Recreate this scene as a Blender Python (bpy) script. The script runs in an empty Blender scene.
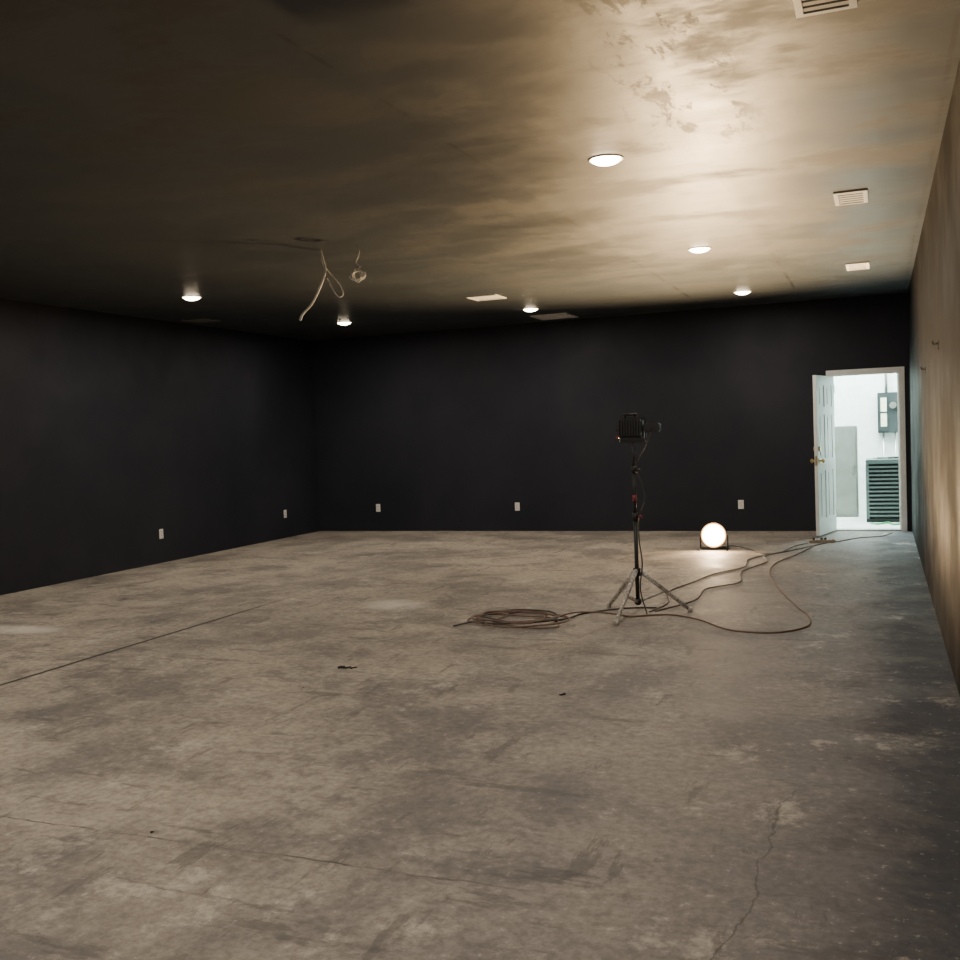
import bpy, bmesh, math, random
from mathutils import Vector, Matrix
random.seed(7)
H=3.015; D=13.84; XR=0.356; XL=-8.31; YF=-3.2
col=bpy.context.scene.collection

# ------------------------------------------------------------ materials
def N(nt,t,**k):
    n=nt.nodes.new(t)
    for a,b in k.items(): setattr(n,a,b)
    return n
def newmat(name):
    m=bpy.data.materials.new(name); m.use_nodes=True
    return m,m.node_tree,m.node_tree.nodes["Principled BSDF"]
def simple(name,c,rough=0.5,metal=0.0,var=0.12,scale=20,bump=0.0,emit=None,es=0,spec=0.5):
    m,nt,b=newmat(name)
    tc=N(nt,"ShaderNodeTexCoord"); no=N(nt,"ShaderNodeTexNoise")
    no.inputs["Scale"].default_value=scale; no.inputs["Detail"].default_value=2
    nt.links.new(tc.outputs["Object"],no.inputs["Vector"])
    r=N(nt,"ShaderNodeValToRGB")
    r.color_ramp.elements[0].position=0.3; r.color_ramp.elements[1].position=0.7
    r.color_ramp.elements[0].color=(*[max(0,x*(1-var)) for x in c],1)
    r.color_ramp.elements[1].color=(*[min(1,x*(1+var)) for x in c],1)
    nt.links.new(no.outputs["Fac"],r.inputs["Fac"]); nt.links.new(r.outputs["Color"],b.inputs["Base Color"])
    b.inputs["Roughness"].default_value=rough; b.inputs["Metallic"].default_value=metal
    b.inputs["Specular IOR Level"].default_value=spec
    if emit:
        b.inputs["Emission Color"].default_value=(*emit,1); b.inputs["Emission Strength"].default_value=es
    return m
class G:
    """tiny node-graph helper"""
    def __init__(s,nt): s.nt=nt; s.pos=N(nt,"ShaderNodeNewGeometry").outputs["Position"]; sx=N(nt,"ShaderNodeSeparateXYZ"); nt.links.new(s.pos,sx.inputs[0]); s.x,s.y,s.z=sx.outputs
    def put(s,sock,v):
        if hasattr(v,"is_output"): s.nt.links.new(v,sock)
        else: sock.default_value=v
    def m(s,op,a,b=0.0,c=0.0):
        n=N(s.nt,"ShaderNodeMath",operation=op); s.put(n.inputs[0],a); s.put(n.inputs[1],b); s.put(n.inputs[2],c); return n.outputs[0]
    def ss(s,v,a,b,lo=0.0,hi=1.0):
        n=N(s.nt,"ShaderNodeMapRange",interpolation_type='SMOOTHSTEP'); s.put(n.inputs[0],v)
        n.inputs[1].default_value=a;n.inputs[2].default_value=b;n.inputs[3].default_value=lo;n.inputs[4].default_value=hi; return n.outputs[0]
    def noise(s,scale,stretch=(1,1,1),off=(0,0,0),detail=5,rough=0.55,dist=0.0,rot=0):
        mp=N(s.nt,"ShaderNodeMapping"); s.nt.links.new(s.pos,mp.inputs[0]); mp.inputs["Scale"].default_value=stretch; mp.inputs["Location"].default_value=off; mp.inputs["Rotation"].default_value=(0,0,rot)
        n=N(s.nt,"ShaderNodeTexNoise"); s.nt.links.new(mp.outputs[0],n.inputs["Vector"]); n.inputs["Scale"].default_value=scale; n.inputs["Detail"].default_value=detail; n.inputs["Roughness"].default_value=rough; n.inputs["Distortion"].default_value=dist
        return n.outputs["Fac"]
    def mix(s,f,a,b,mode='MIX'):
        n=N(s.nt,"ShaderNodeMix",data_type='RGBA',blend_type=mode); s.put(n.inputs[0],f)
        s.put(n.inputs[6],a if hasattr(a,"is_output") else (*a,1)); s.put(n.inputs[7],b if hasattr(b,"is_output") else (*b,1)); return n.outputs[2]
    def line(s,v,at,w):
        d=s.m('ABSOLUTE',s.m('SUBTRACT',v,at)); return s.ss(d,w*0.4,w,1.0,0.0)
    def smear(s,cx,cy,rx,ry,nz,amp=0.9):
        a=s.m('POWER',s.m('DIVIDE',s.m('SUBTRACT',s.x,cx),rx),2.0); b=s.m('POWER',s.m('DIVIDE',s.m('SUBTRACT',s.y,cy),ry),2.0)
        r=s.m('ADD',s.m('ADD',a,b),s.m('MULTIPLY',s.m('SUBTRACT',nz,0.5),6.0))
        return s.ss(r,-0.6,2.2,amp,0.0)

def floor_mat():
    m,nt,b=newmat("concrete_floor"); g=G(nt)
    n1=g.noise(0.6,off=(3,1,0),detail=4,rough=0.6); n2=g.noise(2.2,off=(1,7,0),detail=8,rough=0.78,dist=0.25); n3=g.noise(22,detail=4,rough=0.75)
    n4=g.noise(1.1,off=(9,2,0),detail=8,rough=0.74,dist=0.35,rot=0.5)
    c=g.mix(g.ss(n1,0.35,0.65),(0.25,0.22,0.185),(0.42,0.367,0.297))
    c=g.mix(g.ss(n2,0.44,0.62,0.0,0.55),c,(0.50,0.44,0.36))
    c=g.mix(g.ss(n2,0.36,0.48,0.6,0.0),c,(0.125,0.113,0.105))
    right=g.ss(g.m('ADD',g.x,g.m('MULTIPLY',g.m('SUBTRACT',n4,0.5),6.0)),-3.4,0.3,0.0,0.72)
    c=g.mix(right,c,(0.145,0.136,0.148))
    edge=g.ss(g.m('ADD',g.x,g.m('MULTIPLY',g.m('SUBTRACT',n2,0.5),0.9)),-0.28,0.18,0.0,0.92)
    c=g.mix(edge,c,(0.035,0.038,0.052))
    c=g.mix(g.ss(n4,0.49,0.60,0.0,0.6),c,(0.15,0.137,0.13))
    w=g.noise(1.5,off=(20,5,0),detail=8,rough=0.78,dist=0.2)
    c=g.mix(g.ss(w,0.56,0.66,0.0,0.6),c,(0.58,0.52,0.44))
    c=g.mix(g.ss(n3,0.35,0.60,0.38,0.0),c,(0.06,0.055,0.05))
    c=g.mix(g.ss(n3,0.60,0.70,0.0,0.40),c,(0.62,0.57,0.49))
    sc=g.noise(3.4,stretch=(0.4,1.8,1),off=(2,2,0),detail=6,rough=0.7,rot=0.9)
    c=g.mix(g.ss(sc,0.58,0.64,0.0,0.52),c,(0.08,0.073,0.07))
    sc2=g.noise(3.4,stretch=(1.9,0.45,1),off=(7,1,0),detail=6,rough=0.7,rot=0.3)
    c=g.mix(g.ss(sc2,0.59,0.65,0.0,0.5),c,(0.08,0.073,0.07))
    p=g.m('MAXIMUM',g.smear(-6.55,6.15,0.35,0.14,n2,0.65),g.smear(-3.92,7.72,0.25,0.22,n2,0.8))
    c=g.mix(p,c,(0.70,0.65,0.58))
    wob=g.m('MULTIPLY',g.m('SUBTRACT',g.noise(3,detail=4,rough=0.7),0.5),0.06)
    j1=g.m('MULTIPLY',g.line(g.m('ADD',g.x,g.m('MULTIPLY',wob,0.3)),-5.12,0.026),g.ss(g.y,6.8,8.2,1.0,0.15))
    j2=g.m('MULTIPLY',g.line(g.m('ADD',g.y,wob),2.93,0.007),g.m('MULTIPLY',g.ss(n2,0.38,0.58,0.1,0.75),g.ss(g.x,-1.6,-0.7,1.0,0.0)))
    wb=g.m('MULTIPLY',g.m('SUBTRACT',g.noise(1.2,off=(4,4,0),detail=6,rough=0.6),0.5),0.4)
    j3=g.m('MULTIPLY',g.line(g.m('SUBTRACT',g.m('ADD',g.x,wb),g.m('MULTIPLY',g.y,0.10)),-0.73,0.0055),g.ss(g.y,3.9,4.3,0.5,0.0))
    j=g.m('MAXIMUM',j1,g.m('MAXIMUM',j2,j3))
    c=g.mix(j,c,(0.04,0.036,0.032))
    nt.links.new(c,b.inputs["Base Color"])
    nt.links.new(g.ss(n2,0.3,0.7,0.55,0.8),b.inputs["Roughness"])
    b.inputs["Specular IOR Level"].default_value=0.3
    bp=N(nt,"ShaderNodeBump"); bp.inputs["Strength"].default_value=0.3; bp.inputs["Distance"].default_value=0.006
    nt.links.new(g.noise(9,detail=3,rough=0.7),bp.inputs["Height"]); nt.links.new(bp.outputs["Normal"],b.inputs["Normal"])
    return m
def ceil_mat():
    m,nt,b=newmat("black_ceiling_paint"); g=G(nt)
    n1=g.noise(0.8,stretch=(1,0.45,1),off=(5,5,0),detail=4,rough=0.6); n2=g.noise(1.6,stretch=(0.6,1,1),detail=7,rough=0.65,dist=0.2)
    c=g.mix(g.ss(n1,0.3,0.7),(0.034,0.041,0.048),(0.045,0.052,0.058))
    d=g.noise(4.5,stretch=(1.8,0.6,1),off=(13,3,0),detail=8,rough=0.78,dist=0.4)
    near=g.m('MULTIPLY',g.m('MULTIPLY',g.ss(g.x,-1.25,-1.05),g.ss(g.x,-0.65,-0.4,1.0,0.0)),g.ss(g.y,5.2,6.4,1.0,0.0))
    dark=g.m('MULTIPLY',g.ss(d,0.54,0.57,0.0,0.65),near)
    dark=g.m('MAXIMUM',dark,g.m('MULTIPLY',g.ss(n2,0.49,0.62,0.0,0.5),g.ss(g.x,-5,-3)))
    c=g.mix(dark,c,(0.012,0.011,0.010))
    seam=g.m('ABSOLUTE',g.m('SUBTRACT',g.m('MODULO',g.m('ADD',g.m('ADD',g.x,19.79),g.m('MULTIPLY',n1,0.05)),1.22),0.61))
    seamy=g.m('ABSOLUTE',g.m('SUBTRACT',g.m('MODULO',g.m('ADD',g.m('ADD',g.y,20.4),g.m('MULTIPLY',n1,0.05)),2.44),1.22))
    brk=g.m('MULTIPLY',g.ss(g.noise(2.0,off=(3,9,0),detail=5,rough=0.7),0.47,0.54),g.ss(g.x,-3.2,-2.3,0.15,1.0))
    c=g.mix(g.m('MULTIPLY',g.m('MULTIPLY',g.ss(seam,0.006,0.018,1.0,0.0),brk),0.8),c,(0.010,0.009,0.008))
    c=g.mix(g.m('MULTIPLY',g.m('MULTIPLY',g.ss(seamy,0.0,0.03,1.0,0.0),brk),0.4),c,(0.11,0.105,0.095))  # cross seams tinted lighter: the light they catch is put into the colour
    nt.links.new(c,b.inputs["Base Color"])
    nt.links.new(g.m('ADD',g.ss(n2,0.3,0.7,0.38,0.52),g.m('MULTIPLY',dark,0.2)),b.inputs["Roughness"])
    bp=N(nt,"ShaderNodeBump"); bp.inputs["Strength"].default_value=0.4; bp.inputs["Distance"].default_value=0.014
    bh=g.m('ADD',g.m('MULTIPLY',g.ss(seam,0.0,0.14,1.0,0.0),0.25),g.m('MULTIPLY',g.ss(seamy,0.0,0.18,1.0,0.0),0.5))
    nt.links.new(g.m('ADD',g.noise(2.5,stretch=(0.6,1,1),detail=5),bh),bp.inputs["Height"]); nt.links.new(bp.outputs["Normal"],b.inputs["Normal"])
    return m
def wall_mat(name,c0,c1,r0,r1,spec=0.5,bs=0.2,bsc=3):
    m,nt,b=newmat(name); g=G(nt)
    n1=g.noise(0.7,off=(2,8,1),detail=4,rough=0.6,dist=0.3); n2=g.noise(1.5,detail=5,rough=0.6)
    c=g.mix(g.ss(n1,0.3,0.7),c0,c1); nt.links.new(c,b.inputs["Base Color"])
    nt.links.new(g.ss(n2,0.3,0.7,r0,r1),b.inputs["Roughness"]); b.inputs["Specular IOR Level"].default_value=spec
    bp=N(nt,"ShaderNodeBump"); bp.inputs["Strength"].default_value=bs; bp.inputs["Distance"].default_value=0.008
    nt.links.new(g.noise(bsc,detail=3),bp.inputs["Height"]); nt.links.new(bp.outputs["Normal"],b.inputs["Normal"])
    return m
M_floor=floor_mat(); M_ceil=ceil_mat()
M_wall=wall_mat("navy_black_wall_paint",(0.012,0.0138,0.021),(0.020,0.0215,0.030),0.6,0.75,spec=0.3)
M_wallR=wall_mat("flat_black_wall_paint",(0.006,0.006,0.007),(0.012,0.0115,0.012),0.55,0.75,spec=0.07,bs=0.12,bsc=1.5)
M_white=simple("white_enamel",(0.80,0.80,0.77),0.4,var=0.04)
M_door=simple("door_white_paint",(0.74,0.78,0.75),0.45,var=0.05,scale=6)
M_plast=simple("outlet_plastic",(0.8,0.79,0.74),0.35,var=0.03)
M_slot=simple("dark_slot",(0.02,0.02,0.02),0.6)
M_black=simple("black_powder_coat",(0.018,0.018,0.018),0.45,spec=0.4)
M_steel=simple("zinc_steel",(0.55,0.54,0.5),0.35,metal=0.9,scale=40)
M_leg=simple("paint_spattered_leg",(0.50,0.47,0.43),0.55,var=0.55,scale=55)
M_red=simple("red_plastic",(0.20,0.02,0.03),0.4)
M_brass=simple("brass",(0.6,0.45,0.2),0.3,metal=1.0)
M_cordB=simple("black_cord_rubber",(0.05,0.045,0.04),0.6)
M_cordG=simple("dusty_cord_rubber",(0.15,0.13,0.11),0.8,var=0.3,scale=30)
M_cordO=simple("dusty_red_cord_rubber",(0.19,0.125,0.095),0.8)
M_wire=simple("white_cable_jacket",(0.75,0.74,0.70),0.5)
M_ext=simple("white_stucco",(0.86,0.90,0.88),0.8,var=0.06,scale=12)
M_extfl=simple("utility_concrete",(0.70,0.72,0.70),0.8,var=0.12,scale=5)
M_ac=simple("condenser_paint",(0.11,0.15,0.14),0.5,var=0.1)
M_acd=simple("condenser_dark",(0.012,0.016,0.016),0.6)
M_grey=simple("grey_panel_steel",(0.24,0.25,0.22),0.5,var=0.15,scale=4)
M_dgrey=simple("dark_panel_steel",(0.035,0.045,0.045),0.5,var=0.15,scale=4)
M_yel=simple("label_paper",(0.85,0.83,0.6),0.6)
M_green=simple("green_lead",(0.05,0.35,0.12),0.5)
M_glass=simple("led_lens",(0.3,0.28,0.25),0.5,emit=(1.0,0.80,0.55),es=35)
M_hal=simple("halogen_glare_glass",(0.01,0.006,0.003),0.8,emit=(1.0,0.70,0.36),es=45,spec=0.0)
nt=M_hal.node_tree; b=nt.nodes["Principled BSDF"]
tc=N(nt,"ShaderNodeTexCoord"); vl=N(nt,"ShaderNodeVectorMath",operation='LENGTH'); nt.links.new(tc.outputs["Object"],vl.inputs[0])
rp=N(nt,"ShaderNodeValToRGB"); rp.color_ramp.elements[0].position=0.0; rp.color_ramp.elements[0].color=(1,0.80,0.52,1); rp.color_ramp.elements[1].position=1.0; rp.color_ramp.elements[1].color=(1,0.50,0.18,1)
mr=N(nt,"ShaderNodeMapRange"); mr.inputs[1].default_value=0.06; mr.inputs[2].default_value=0.140; nt.links.new(vl.outputs["Value"],mr.inputs[0]); nt.links.new(mr.outputs[0],rp.inputs[0]); nt.links.new(rp.outputs[0],b.inputs["Emission Color"])
ms=N(nt,"ShaderNodeMapRange",interpolation_type='SMOOTHSTEP'); ms.inputs[1].default_value=0.05; ms.inputs[2].default_value=0.142; ms.inputs[3].default_value=520; ms.inputs[4].default_value=1.2; nt.links.new(vl.outputs["Value"],ms.inputs[0]); nt.links.new(ms.outputs[0],b.inputs["Emission Strength"])  # hot centre fading to an orange rim imitates soft glare around the lamp
M_glass.cycles.emission_sampling='NONE'
M_debris=simple("dark_debris",(0.02,0.018,0.016),0.8)
M_refl=simple("reflector_metal",(0.8,0.78,0.7),0.3,metal=1.0)

# ------------------------------------------------------------ mesh helpers
def link(o,parent=None):
    col.objects.link(o)
    if parent: o.parent=parent
    return o
def meshobj(name,bm,mats,parent=None,loc=(0,0,0),smooth=False,rot=None):
    me=bpy.data.meshes.new(name); bm.normal_update(); bm.to_mesh(me); bm.free()
    if not isinstance(mats,(list,tuple)): mats=[mats]
    for m in mats: me.materials.append(m)
    if smooth:
        for p in me.polygons: p.use_smooth=True
    o=bpy.data.objects.new(name,me); o.location=loc
    if rot: o.rotation_euler=rot
    return link(o,parent)
def bx(bm,lo,hi,mi=0,bev=0.0):
    c=[(a+b)/2 for a,b in zip(lo,hi)]; s=[b-a for a,b in zip(lo,hi)]
    r=bmesh.ops.create_cube(bm,size=1,matrix=Matrix.Translation(c)@Matrix.Diagonal((*s,1)))
    vs=set(r["verts"]); 
    fs=[f for f in bm.faces if all(v in vs for v in f.verts)]
    for f in fs: f.material_index=mi
    if bev:
        es=list({e for f in fs for e in f.edges})
        bmesh.ops.bevel(bm,geom=es,offset=bev,segments=2,affect='EDGES')
def cyl(bm,p0,p1,r,r2=None,seg=16,mi=0):
    p0=Vector(p0);p1=Vector(p1);d=p1-p0
    q=Vector((0,0,1)).rotation_difference(d.normalized()).to_matrix().to_4x4()
    res=bmesh.ops.create_cone(bm,cap_ends=True,segments=seg,radius1=r,radius2=r if r2 is None else r2,depth=d.length,matrix=Matrix.Translation((p0+p1)/2)@q)
    vs=set(res["verts"])
    for f in bm.faces:
        if f.verts[0] in vs and all(v in vs for v in f.verts): f.material_index=mi; f.smooth=len(f.verts)==4
def lathe(bm,prof,seg=32,axis='Z',mi=0,cap=False):
    """revolve (r,h) profile"""
    def P(r,h,a): return (r*math.cos(a),r*math.sin(a),h) if axis=='Z' else (r*math.cos(a),h,r*math.sin(a))
    rings=[[bm.verts.new(P(r,h,2*math.pi*i/seg)) for i in range(seg)] for r,h in prof]
    for a,b in zip(rings,rings[1:]):
        for i in range(seg):
            f=bm.faces.new((a[i],a[(i+1)%seg],b[(i+1)%seg],b[i])); f.material_index=mi; f.smooth=True
    if cap: f=bm.faces.new(rings[-1]); f.material_index=mi
def empty(name,loc=(0,0,0)):
    e=bpy.data.objects.new(name,None); e.location=loc; e.empty_display_size=0.1; return link(e)
def boxobj(name,lo,hi,mat,parent=None,bev=0):
    bm=bmesh.new(); bx(bm,lo,hi,0,bev); return meshobj(name,bm,mat,parent)
def catmull(pts,n=10):
    P=[Vector(p) for p in pts]; P=[P[0]*2-P[1]]+P+[P[-1]*2-P[-2]]; out=[]
    for i in range(1,len(P)-2):
        for k in range(n):
            t=k/n; a,b,c,d=P[i-1:i+3]
            out.append(0.5*((2*b)+(-a+c)*t+(2*a-5*b+4*c-d)*t*t+(-a+3*b-3*c+d)*t**3))
    out.append(P[-2]); return out
def tube(name,pts,r,mat,parent=None,n=10,jit=0.0):
    cu=bpy.data.curves.new(name,'CURVE'); cu.dimensions='3D'; cu.bevel_depth=r; cu.bevel_resolution=2; cu.use_fill_caps=True
    pp=catmull(pts,n); sp=cu.splines.new('POLY'); sp.points.add(len(pp)-1)
    for q,p in zip(sp.points,pp): q.co=(p.x,p.y,p.z,1)
    cu.materials.append(mat); tmp=bpy.data.objects.new(name,cu); col.objects.link(tmp)
    dg=bpy.context.evaluated_depsgraph_get(); me=bpy.data.meshes.new_from_object(tmp.evaluated_get(dg)); me.name=name
    bpy.data.objects.remove(tmp)
    for p in me.polygons: p.use_smooth=True
    return link(bpy.data.objects.new(name,me),parent)

# ------------------------------------------------------------ room shell
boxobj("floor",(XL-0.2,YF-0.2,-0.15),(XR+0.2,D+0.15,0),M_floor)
boxobj("ceiling",(XL-0.2,YF-0.2,H),(XR+0.2,D+0.15,H+0.15),M_ceil)
boxobj("wall_left",(XL-0.15,YF,0),(XL,D,H),M_wall)
boxobj("wall_right",(XR,YF,0),(XR+0.15,D,H),M_wallR)
boxobj("wall_front",(XL-0.15,YF-0.15,0),(XR+0.15,YF,H),M_wall)
DX0,DX1,DH=-0.585,0.245,2.035
bm=bmesh.new(); bx(bm,(XL-0.15,D,0),(DX0,D+0.15,H)); bx(bm,(DX1,D,0),(XR+0.15,D+0.15,H)); bx(bm,(DX0,D,DH),(DX1,D+0.15,H))
meshobj("wall_back",bm,M_wall)

# door frame trim
bm=bmesh.new()
for a,b in (((DX0-0.055,D-0.018,0),(DX0+0.012,D,DH+0.055)),((DX1-0.012,D-0.018,0),(DX1+0.055,D,DH+0.055)),((DX0+0.012,D-0.018,DH-0.012),(DX1-0.012,D,DH+0.055)),
            ((DX0,D,0),(DX0+0.02,D+0.15,DH)),((DX1-0.02,D,0),(DX1,D+0.15,DH)),((DX0+0.02,D,DH-0.02),(DX1-0.02,D+0.15,DH)),
            ((DX0+0.02,D+0.06,0),(DX0+0.032,D+0.09,DH-0.02)),((DX1-0.032,D+0.06,0),(DX1-0.02,D+0.09,DH-0.02))): bx(bm,a,b,0,0.002)
bx(bm,(DX0,D-0.01,0),(DX1,D+0.15,0.018),1)
meshobj("trim_1",bm,[M_white,M_steel])

# door leaf (six panel) - local: hinge at origin, leaf along +x
door=empty("door_1",(DX0+0.02,D-0.02,0.02))
W,T,HH=0.775,0.042,1.99
bm=bmesh.new()
st=0.11; rails=[(0,0.2),(0.80,0.95),(1.50,1.60),(HH-0.12,HH)]
bx(bm,(0,-T/2,0),(st,T/2,HH)); bx(bm,(W-st,-T/2,0),(W,T/2,HH)); bx(bm,(W/2-st/2,-T/2,0),(W/2+st/2,T/2,HH))
for a,b in rails:
    bx(bm,(st,-T/2,a),(W/2-st/2,T/2,b)); bx(bm,(W/2+st/2,-T/2,a),(W-st,T/2,b))
for (a,b) in ((0.2,0.80),(0.95,1.50),(1.60,HH-0.12)):
    for x0,x1 in ((st,W/2-st/2),(W/2+st/2,W-st)):
        bx(bm,(x0,-T/2+0.008,a),(x1,T/2-0.008,b)); bx(bm,(x0+0.03,-T/2+0.003,a+0.03),(x1-0.03,T/2-0.003,b-0.03),0,0.004)
leaf=meshobj("leaf",bm,M_door,door)
bm=bmesh.new()
for s in (-1,1):
    cyl(bm,(W-0.06,s*T/2,0.93),(W-0.06,s*(T/2+0.008),0.93),0.032,mi=0); cyl(bm,(W-0.06,s*(T/2+0.008),0.93),(W-0.06,s*(T/2+0.035),0.93),0.012)
    bmesh.ops.create_uvsphere(bm,u_segments=16,v_segments=10,radius=0.028,matrix=Matrix.Translation((W-0.06,s*(T/2+0.05),0.93))@Matrix.Diagonal((1,0.75,1,1)))
    cyl(bm,(W-0.06,s*T/2,1.08),(W-0.06,s*(T/2+0.02),1.08),0.028)
bx(bm,(W-0.001,-0.012,0.87),(W+0.003,0.012,0.99))
meshobj("knob_and_deadbolt",bm,M_brass,door,smooth=False)
bm=bmesh.new()
for z in (0.2,1.0,1.78): cyl(bm,(-0.006,T/2,z),(-0.006,T/2,z+0.1),0.008)
meshobj("hinges",bm,M_brass,door)
door.rotation_euler=(0,0,math.radians(-103))

# ------------------------------------------------------------ utility area beyond the door
boxobj("utility_ground",(-2.6,D+0.15,-0.12),(1.6,17.0,-0.01),M_extfl)
bm=bmesh.new(); bx(bm,(-2.6,16.8,-0.01),(1.6,16.95,3.4)); bx(bm,(-2.6,D+0.15,-0.01),(-2.45,16.8,3.4)); bx(bm,(1.45,D+0.15,-0.01),(1.6,16.8,3.4))
meshobj("wall_utility",bm,M_ext)
ac=empty("air_conditioning_condenser",(0.2,15.1,-0.01))
bm=bmesh.new(); w=0.40
bx(bm,(-w,0,0),(w,0.75,0.05),1); bx(bm,(-w,0,0.82),(w,0.75,0.88),0,0.01)
for x in (-w,w-0.04):
    for y in (0,0.71): bx(bm,(x,y,0.05),(x+0.04,y+0.04,0.82))
bx(bm,(-w+0.04,0.04,0.05),(w-0.04,0.71,0.82),1)
for i in range(13):
    z=0.08+i*0.057
    bx(bm,(-w+0.04,0.0,z),(w-0.04,0.022,z+0.024)); bx(bm,(-w,0.04,z),(-w+0.02,0.71,z+0.024)); bx(bm,(w-0.02,0.04,z),(w,0.71,z+0.024))
for k in range(10):
    a=k*math.pi*2/10; cyl(bm,(0.04*math.cos(a),0.375+0.04*math.sin(a),0.89),(0.3*math.cos(a),0.375+0.3*math.sin(a),0.89),0.006,mi=1,seg=6)
cyl(bm,(0,0.375,0.88),(0,0.375,0.905),0.08,mi=1)
meshobj("condenser_case",bm,[M_ac,M_acd],ac)
ep=empty("electrical_panel",(0.10,16.8,1.22))
bm=bmesh.new(); bx(bm,(-0.13,-0.14,0),(0.16,0,0.62),0,0.006); bx(bm,(-0.11,-0.155,0.03),(0.02,-0.14,0.59),0,0.004); bx(bm,(-0.085,-0.16,0.10),(0.0,-0.155,0.54),1)
bx(bm,(-0.085,-0.162,0.30),(0.0,-0.160,0.33),0)
cyl(bm,(0.09,-0.14,0.42),(0.09,-0.2,0.42),0.05,mi=2); cyl(bm,(0.0,-0.07,0.62),(0.0,-0.07,2.1),0.022,mi=2); cyl(bm,(-0.05,-0.07,-1.23),(-0.05,-0.07,0),0.016,mi=2)
cyl(bm,(0.12,-0.07,-1.23),(0.12,-0.07,0),0.012,mi=2)
meshobj("panel_box",bm,[M_dgrey,M_yel,M_steel],ep)
cb=empty("utility_cabinet",(-0.5,15.95,-0.01))
bm=bmesh.new(); bx(bm,(-0.18,0,0),(0.18,0.4,1.36),0,0.01); bx(bm,(-0.16,-0.015,0.05),(0.16,0,1.31),0,0.005); bx(bm,(0.11,-0.03,0.65),(0.13,-0.015,0.78),1)
meshobj("cabinet_body",bm,[M_grey,M_steel],cb)
tube("garden_hose",[(-0.15,14.9,0.003),(-0.05,14.75,0.003),(0.08,14.95,0.003),(0.15,14.7,0.003),(0.3,14.85,0.003)],0.012,M_green)

# ------------------------------------------------------------ outlets
def outlet(loc,rz):
    e=empty("wall_outlet",loc); e.rotation_euler=(0,0,rz)
    bm=bmesh.new(); bx(bm,(-0.037,-0.006,-0.06),(0.037,0,0.06),0,0.002)
    for z in (-0.022,0.022):
        bx(bm,(-0.017,-0.009,z-0.016),(0.017,-0.006,z+0.016),0)
        bx(bm,(-0.008,-0.0095,z-0.004),(-0.005,-0.009,z+0.008),1); bx(bm,(0.005,-0.0095,z-0.004),(0.008,-0.009,z+0.008),1)
    meshobj("cover_plate",bm,[M_plast,M_slot],e)
for x in (-7.25,-4.96,-1.76): outlet((x,D,0.36),0)
for y in (10.06,12.86): outlet((XL,y,0.36),math.radians(90))

# ------------------------------------------------------------ ceiling registers
def register(x,y,sx,sy,mat=M_white,n=7,name="ceiling_air_vent"):
    e=empty(name,(x,y,H))
    bm=bmesh.new(); f=0.028; z0,z1=-0.012,0
    bx(bm,(-sx/2,-sy/2,z0),(-sx/2+f,sy/2,z1)); bx(bm,(sx/2-f,-sy/2,z0),(sx/2,sy/2,z1)); bx(bm,(-sx/2+f,-sy/2,z0),(sx/2-f,-sy/2+f,z1)); bx(bm,(-sx/2+f,sy/2-f,z0),(sx/2-f,sy/2,z1))
    bx(bm,(-sx/2+f,-sy/2+f,-0.002),(sx/2-f,sy/2-f,-0.001),1)
    for i in range(n):
        k=(sy-2*f)/n; yy=-sy/2+f+(i+0.5)*k
        vs=[bm.verts.new(v) for v in ((-sx/2+f,yy-k*0.22,-0.006),(sx/2-f,yy-k*0.22,-0.006),(sx/2-f,yy+k*0.22,-0.009),(-sx/2+f,yy+k*0.22,-0.009))]; bm.faces.new(vs)
    meshobj("louvred_grille",bm,[mat,M_slot],e)
register(-0.16,3.93,0.22,0.44); register(-0.16,7.64,0.22,0.42,n=5); register(-0.18,11.08,0.22,0.46,n=5)
register(-4.18,10.87,0.36,0.36); register(-4.11,13.25,0.52,0.55,n=10,name="return_air_grille")
M_dkv=simple("grey_vent_paint",(0.16,0.16,0.15),0.5); register(-7.93,10.56,0.34,0.36,mat=M_dkv)

# ------------------------------------------------------------ recessed downlights
LC=(1.0,0.89,0.755)
def can(x,y,power):
    e=empty("recessed_ceiling_light",(x,y,H))
    bm=bmesh.new(); lathe(bm,[(0.105,0.0),(0.105,-0.004),(0.097,-0.007),(0.092,-0.005),(0.092,-0.001)])
    meshobj("trim_ring",bm,M_white,e)
    bm=bmesh.new(); bmesh.ops.create_uvsphere(bm,u_segments=24,v_segments=12,radius=0.088,matrix=Matrix.Diagonal((1,1,0.40,1)))
    bmesh.ops.delete(bm,geom=[v for v in bm.verts if v.co.z>0.001],context='VERTS')
    meshobj("lens",bm,M_glass,e,smooth=True)
    l=bpy.data.lights.new("bulb",'AREA'); l.shape='DISK'; l.size=0.12; l.energy=power; l.color=LC
    lo=bpy.data.objects.new("bulb",l); lo.location=(0,0,-0.038); link(lo,e)
PW=32
for x,y in ((-1.45,5.79),(-1.46,9.12),(-1.49,12.38),(-4.12,12.27),(-6.68,12.0),(-6.77,8.88),(-1.46,2.45),(-4.1,2.45),(-6.75,5.7),(-6.75,2.45),(-1.46,-0.9),(-4.1,-0.9),(-6.75,-0.9)):
    can(x,y,PW)

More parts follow.
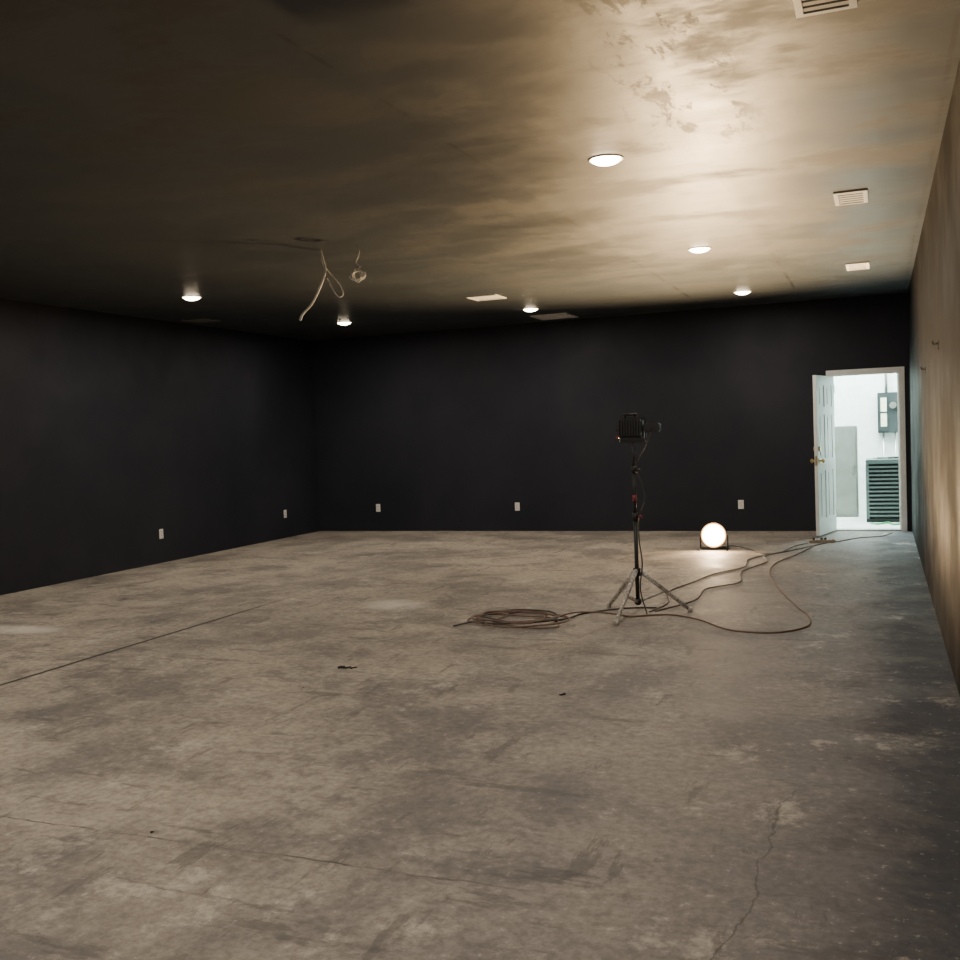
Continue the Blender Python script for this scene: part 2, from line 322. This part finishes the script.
# ------------------------------------------------------------ hanging cables
hc=empty("hanging_electrical_cable",(-4.27,7.32,H))
def rel(pts,o): return [tuple(a-b for a,b in zip(p,o)) for p in pts]
o=(-4.27,7.32,H)
tube("cable_1",rel([(-4.27,7.32,H),(-4.24,7.31,2.93),(-4.22,7.30,2.83),(-4.28,7.30,2.70),(-4.36,7.30,2.58),(-4.46,7.31,2.50),(-4.48,7.30,2.45)],o),0.009,M_wire,hc)
tube("cable_2",rel([(-4.27,7.33,H),(-4.26,7.34,2.90),(-4.20,7.35,2.82),(-4.12,7.36,2.72),(-4.09,7.35,2.64),(-4.12,7.33,2.62),(-4.17,7.33,2.68),(-4.22,7.33,2.78)],o),0.006,M_wire,hc)
hc2=empty("hanging_electrical_cable",(-3.92,7.30,H)); o=(-3.92,7.30,H)
pts=[(-3.92,7.30,H),(-3.90,7.30,2.95),(-3.93,7.30,2.88),(-3.90,7.30,2.84)]
for k in range(40):
    a=math.pi/2-k*0.55; r=0.048+0.010*math.sin(k*0.7); pts.append((-3.92+r*math.cos(a),7.30+0.03*math.sin(k*0.9),2.77+r*math.sin(a)*0.85))
tube("cable_coil",rel(pts,o),0.006,M_wire,hc2,n=6)

# ------------------------------------------------------------ work light on tripod
TX,TY=-1.775,7.65
tp=empty("work_light_tripod",(TX,TY,0))
bm=bmesh.new()
cyl(bm,(0,0,0.07),(0,0,0.75),0.016); cyl(bm,(0,0,0.75),(0,0,1.12),0.0125); cyl(bm,(0,0,1.12),(0,0,1.345),0.010,mi=0)
for z0,z1,r,mi in ((0.30,0.36,0.030,0),(0.73,0.79,0.024,0),(1.10,1.15,0.020,0),(0.88,0.93,0.017,1),(0.08,0.12,0.026,0)): cyl(bm,(0,0,z0),(0,0,z1),r,mi=mi)
cyl(bm,(0.015,0,0.76),(0.055,0,0.76),0.012,mi=1); cyl(bm,(0.015,0,1.12),(0.05,0,1.12),0.010,mi=0)
feet=[(-2.07,7.90),(-1.84,7.20),(-1.40,7.80)]
for fx,fy in feet:
    d=Vector((fx-TX,fy-TY,0)); u=d.normalized()
    a=Vector((0,0,0.33))+u*0.025; b=d+Vector((0,0,0.018)); mid=a.lerp(b,0.5)
    cyl(bm,a,b,0.015,mi=2); cyl(bm,a+Vector((0,0,0.012)),a.lerp(b,0.55),0.018,mi=2)
    cyl(bm,Vector((0,0,0.10))+u*0.02,mid,0.010,mi=2)
    cyl(bm,b-Vector((0,0,0.018)),b+Vector((0,0,0.02)),0.019,mi=2)
meshobj("stand",bm,[M_black,M_red,M_leg],tp)
bm=bmesh.new()
bx(bm,(-0.09,-0.012,1.335),(0.10,0.012,1.36),0,0.003)
bx(bm,(-0.105,-0.045,1.375),(0.085,0.055,1.52),0,0.012)
for i in range(9): bx(bm,(-0.095+i*0.021,-0.065,1.385),(-0.088+i*0.021,-0.045,1.51),0)
bx(bm,(-0.115,0.055,1.37),(0.095,0.075,1.53),0,0.004); bx(bm,(-0.095,0.075,1.385),(0.075,0.078,1.515),2)
bx(bm,(-0.112,-0.01,1.34),(-0.106,0.02,1.45)); bx(bm,(0.086,-0.01,1.34),(0.092,0.02,1.45))
cyl(bm,(-0.125,0.005,1.44),(-0.105,0.005,1.44),0.018,mi=0); cyl(bm,(-0.11,-0.03,1.38),(-0.11,-0.05,1.38),0.012,mi=3)
bx(bm,(0.092,-0.035,1.410),(0.215,0.045,1.480),0,0.008)
cyl(bm,(0.16,-0.035,1.445),(0.16,-0.043,1.445),0.010,mi=0)
for x in (-0.05,0.03): cyl(bm,(x,-0.01,1.515),(x,-0.03,1.548),0.006)
cyl(bm,(-0.062,-0.03,1.55),(0.042,-0.03,1.55),0.010)
meshobj("lamp_head",bm,[M_black,M_steel,M_refl,M_red],tp)
tube("lamp_cord",[(0.15,-0.02,1.415),(0.10,-0.03,1.30),(0.05,-0.03,1.22),(0.035,-0.02,1.12),(0.07,-0.03,1.0),(0.085,-0.03,0.9),(0.04,-0.02,0.78),(0.03,-0.025,0.6),(0.05,-0.03,0.4),(0.03,-0.03,0.2),(0.08,-0.05,0.01)],0.005,M_cordB,tp)

# ------------------------------------------------------------ halogen work light on floor (round reflector, shaped to imitate the lamp's glare, on a U stand)
LX,LY=-1.81,11.75
wl=empty("halogen_work_light",(LX,LY,0)); wl.rotation_euler=(0,0,math.radians(2))
bm=bmesh.new()
for s in (-1,1):
    cyl(bm,(s*0.155,-0.11,0.009),(s*0.155,0.11,0.009),0.009); cyl(bm,(s*0.155,0.0,0.009),(s*0.155,0,0.17),0.007)
    cyl(bm,(s*0.155,0,0.17),(s*0.11,0,0.17),0.007)
cyl(bm,(-0.155,0.10,0.009),(0.155,0.10,0.009),0.009)
meshobj("stand",bm,M_black,wl)
head=bpy.data.objects.new("head",None); head.location=(0,0,0.17); link(head,wl); head.rotation_euler=(math.radians(-6),0,0)
bm=bmesh.new()
lathe(bm,[(0.145,-0.035),(0.150,-0.035),(0.150,-0.025),(0.13,0.03),(0.085,0.07),(0.04,0.09),(0.04,0.13),(0.001,0.13)],seg=36,axis='Y',mi=0)
lathe(bm,[(0.145,-0.035),(0.125,0.02),(0.08,0.058),(0.001,0.07)],seg=36,axis='Y',mi=1)
meshobj("reflector_shell",bm,[M_black,M_refl,M_steel],head)
bm=bmesh.new(); lathe(bm,[(0.144,-0.026),(0.10,-0.045),(0.05,-0.058),(0.002,-0.062)],seg=36,axis='Y',cap=True); meshobj("glare_lens",bm,M_hal,head,smooth=True)  # round lens added and sized to stand in for the lamp's bloom
l=bpy.data.lights.new("halogen_bulb",'SPOT'); l.shadow_soft_size=0.03; l.energy=3300; l.color=(1.0,0.67,0.34); l.spot_size=math.radians(126); l.spot_blend=1.0
lo=bpy.data.objects.new("halogen_bulb",l); lo.location=(0,-0.10,0.02); lo.rotation_euler=(math.radians(-90-52),0,0); link(lo,head)

# ------------------------------------------------------------ extension cords and the work light's own cord, on the floor
def cord(name,pts,r,mat):
    return tube(name,[(p[0],p[1],(p[2] if len(p)>2 else r+0.001)) for p in pts],r,mat,None,12)
coil=[]; cx,cy=-2.62,7.2
for k in range(56):
    a=k*0.56; rr=1+0.20*math.sin(k*0.83)+0.12*math.sin(k*2.1)
    coil.append((cx+0.31*rr*math.cos(a)+0.09*math.sin(k*0.21),cy+0.25*rr*math.sin(a)+0.06*math.sin(k*0.37),0.008+0.0005*k))
coil+=[(-2.25,7.45,0.03),(-2.12,7.62,0.008),(-1.98,7.60,0.008),(-1.80,7.50,0.008),(-1.66,7.58,0.008),(-1.5,7.62),(-1.27,7.46),(-1.08,7.2),(-0.93,7.09),(-0.68,7.1),(-0.5,7.36),(-0.52,7.75),(-0.62,8.1),(-0.82,8.9),(-1.0,9.8),(-1.02,10.6),(-0.86,11.4),(-0.74,12.1),(-0.72,12.43)]
cord("power_cord",coil,0.006,M_cordO)
cord("power_cord",[(-3.02,6.9),(-2.9,7.02,0.02),(-2.7,6.93,0.03),(-2.45,7.05,0.03),(-2.3,7.2,0.03),(-2.42,7.42,0.04),(-2.75,7.5,0.03),(-2.95,7.32,0.02),(-2.8,7.12,0.03),(-2.5,7.0,0.03),(-2.25,7.25,0.02),(-2.2,7.55),(-2.0,7.78),(-1.85,7.88),(-1.68,7.9)],0.006,M_cordB)
cord("power_cord",[(-1.70,7.72),(-1.64,8.15),(-1.74,8.7),(-1.62,9.3),(-1.52,9.8),(-1.30,10.3),(-1.32,10.9),(-1.12,11.4),(-0.85,11.9),(-0.64,12.45)],0.006,M_cordG)
cord("power_cord",[(-1.66,7.75),(-1.45,8.3),(-1.45,8.9),(-1.22,9.3),(-1.28,10.0),(-1.12,10.7),(-1.18,11.2),(-0.95,11.7),(-0.60,12.46)],0.006,M_cordG)
cord("power_cord",[(-1.79,11.92),(-1.65,12.1),(-1.45,11.85),(-1.22,11.4),(-1.05,11.55),(-0.95,12.1),(-0.82,12.43)],0.005,M_cordB)  # the halogen work light's own power cord
cord("power_cord",[(-0.50,12.56),(-0.4,12.75),(-0.25,13.0),(0.0,13.2),(0.12,13.6)],0.006,M_cordO)
ps=empty("power_strip",(-0.66,12.5,0)); ps.rotation_euler=(0,0,math.radians(15))
bm=bmesh.new(); bx(bm,(-0.15,-0.028,0),(0.15,0.028,0.035),0,0.005)
for i in range(5): bx(bm,(-0.115+i*0.045,-0.016,0.035),(-0.085+i*0.045,0.016,0.0365),1)
bx(bm,(0.115,-0.012,0.035),(0.135,0.012,0.042),2)
for i in (0,2,3): bx(bm,(-0.115+i*0.045,-0.015,0.0365),(-0.085+i*0.045,0.015,0.065),1,0.004)
meshobj("strip_body",bm,[simple("beige_plastic",(0.35,0.28,0.2),0.5),M_slot,M_red],ps)

# ------------------------------------------------------------ wall hooks on right wall
for y,z in ((7.09,1.90),(9.1,1.83)):
    e=empty("wall_cable_hook",(XR,y,z)); bm=bmesh.new()
    bx(bm,(-0.004,-0.02,-0.03),(0,0.02,0.03),0,0.001); cyl(bm,(-0.003,0,0.012),(-0.03,0,0.008),0.004); cyl(bm,(-0.03,0,0.008),(-0.033,0,0.03),0.004)
    meshobj("hook",bm,M_black,e)

# ------------------------------------------------------------ debris
def debris(x,y,n,spread,sz):
    bm=bmesh.new()
    for i in range(n):
        a=random.uniform(0,6.28); cx=random.uniform(-spread,spread); cy=random.uniform(-spread*0.4,spread*0.4); s=sz*random.uniform(0.5,1.2)
        cyl(bm,(cx-s*math.cos(a),cy-s*math.sin(a),s*0.3),(cx+s*math.cos(a),cy+s*math.sin(a),s*0.3),s*0.3,s*0.22,seg=6)
    meshobj("floor_debris",bm,M_debris,None,(x,y,0.0))
debris(-3.16,5.52,8,0.05,0.022); debris(-1.64,5.21,2,0.012,0.020); debris(-2.57,2.97,3,0.012,0.008); debris(-3.2,5.0,2,0.08,0.006)

# ------------------------------------------------------------ utility light + world
l=bpy.data.lights.new("utility_light",'AREA'); l.shape='RECTANGLE'; l.size=2.5; l.size_y=1.6; l.energy=550; l.color=(0.80,1.0,0.95)
lo=bpy.data.objects.new("utility_light",l); lo.location=(-0.5,15.4,3.3); link(lo)
w=bpy.data.worlds.new("world"); bpy.context.scene.world=w; w.use_nodes=True
w.node_tree.nodes["Background"].inputs[0].default_value=(0.8,0.95,1,1); w.node_tree.nodes["Background"].inputs[1].default_value=0.3

# ------------------------------------------------------------ camera
X=Vector((2515,51,1004)).normalized();Y=Vector((400,62,-1004)).normalized();Z=X.cross(Y)
c=bpy.data.cameras.new("camera"); c.lens=1004/960*36; c.sensor_width=36; c.sensor_fit='HORIZONTAL'; c.clip_start=0.05
co=bpy.data.objects.new("camera",c); R=Matrix((X,Y,Z)).to_4x4(); co.matrix_world=Matrix.Translation((0,0,1.45))@R
col.objects.link(co); bpy.context.scene.camera=co
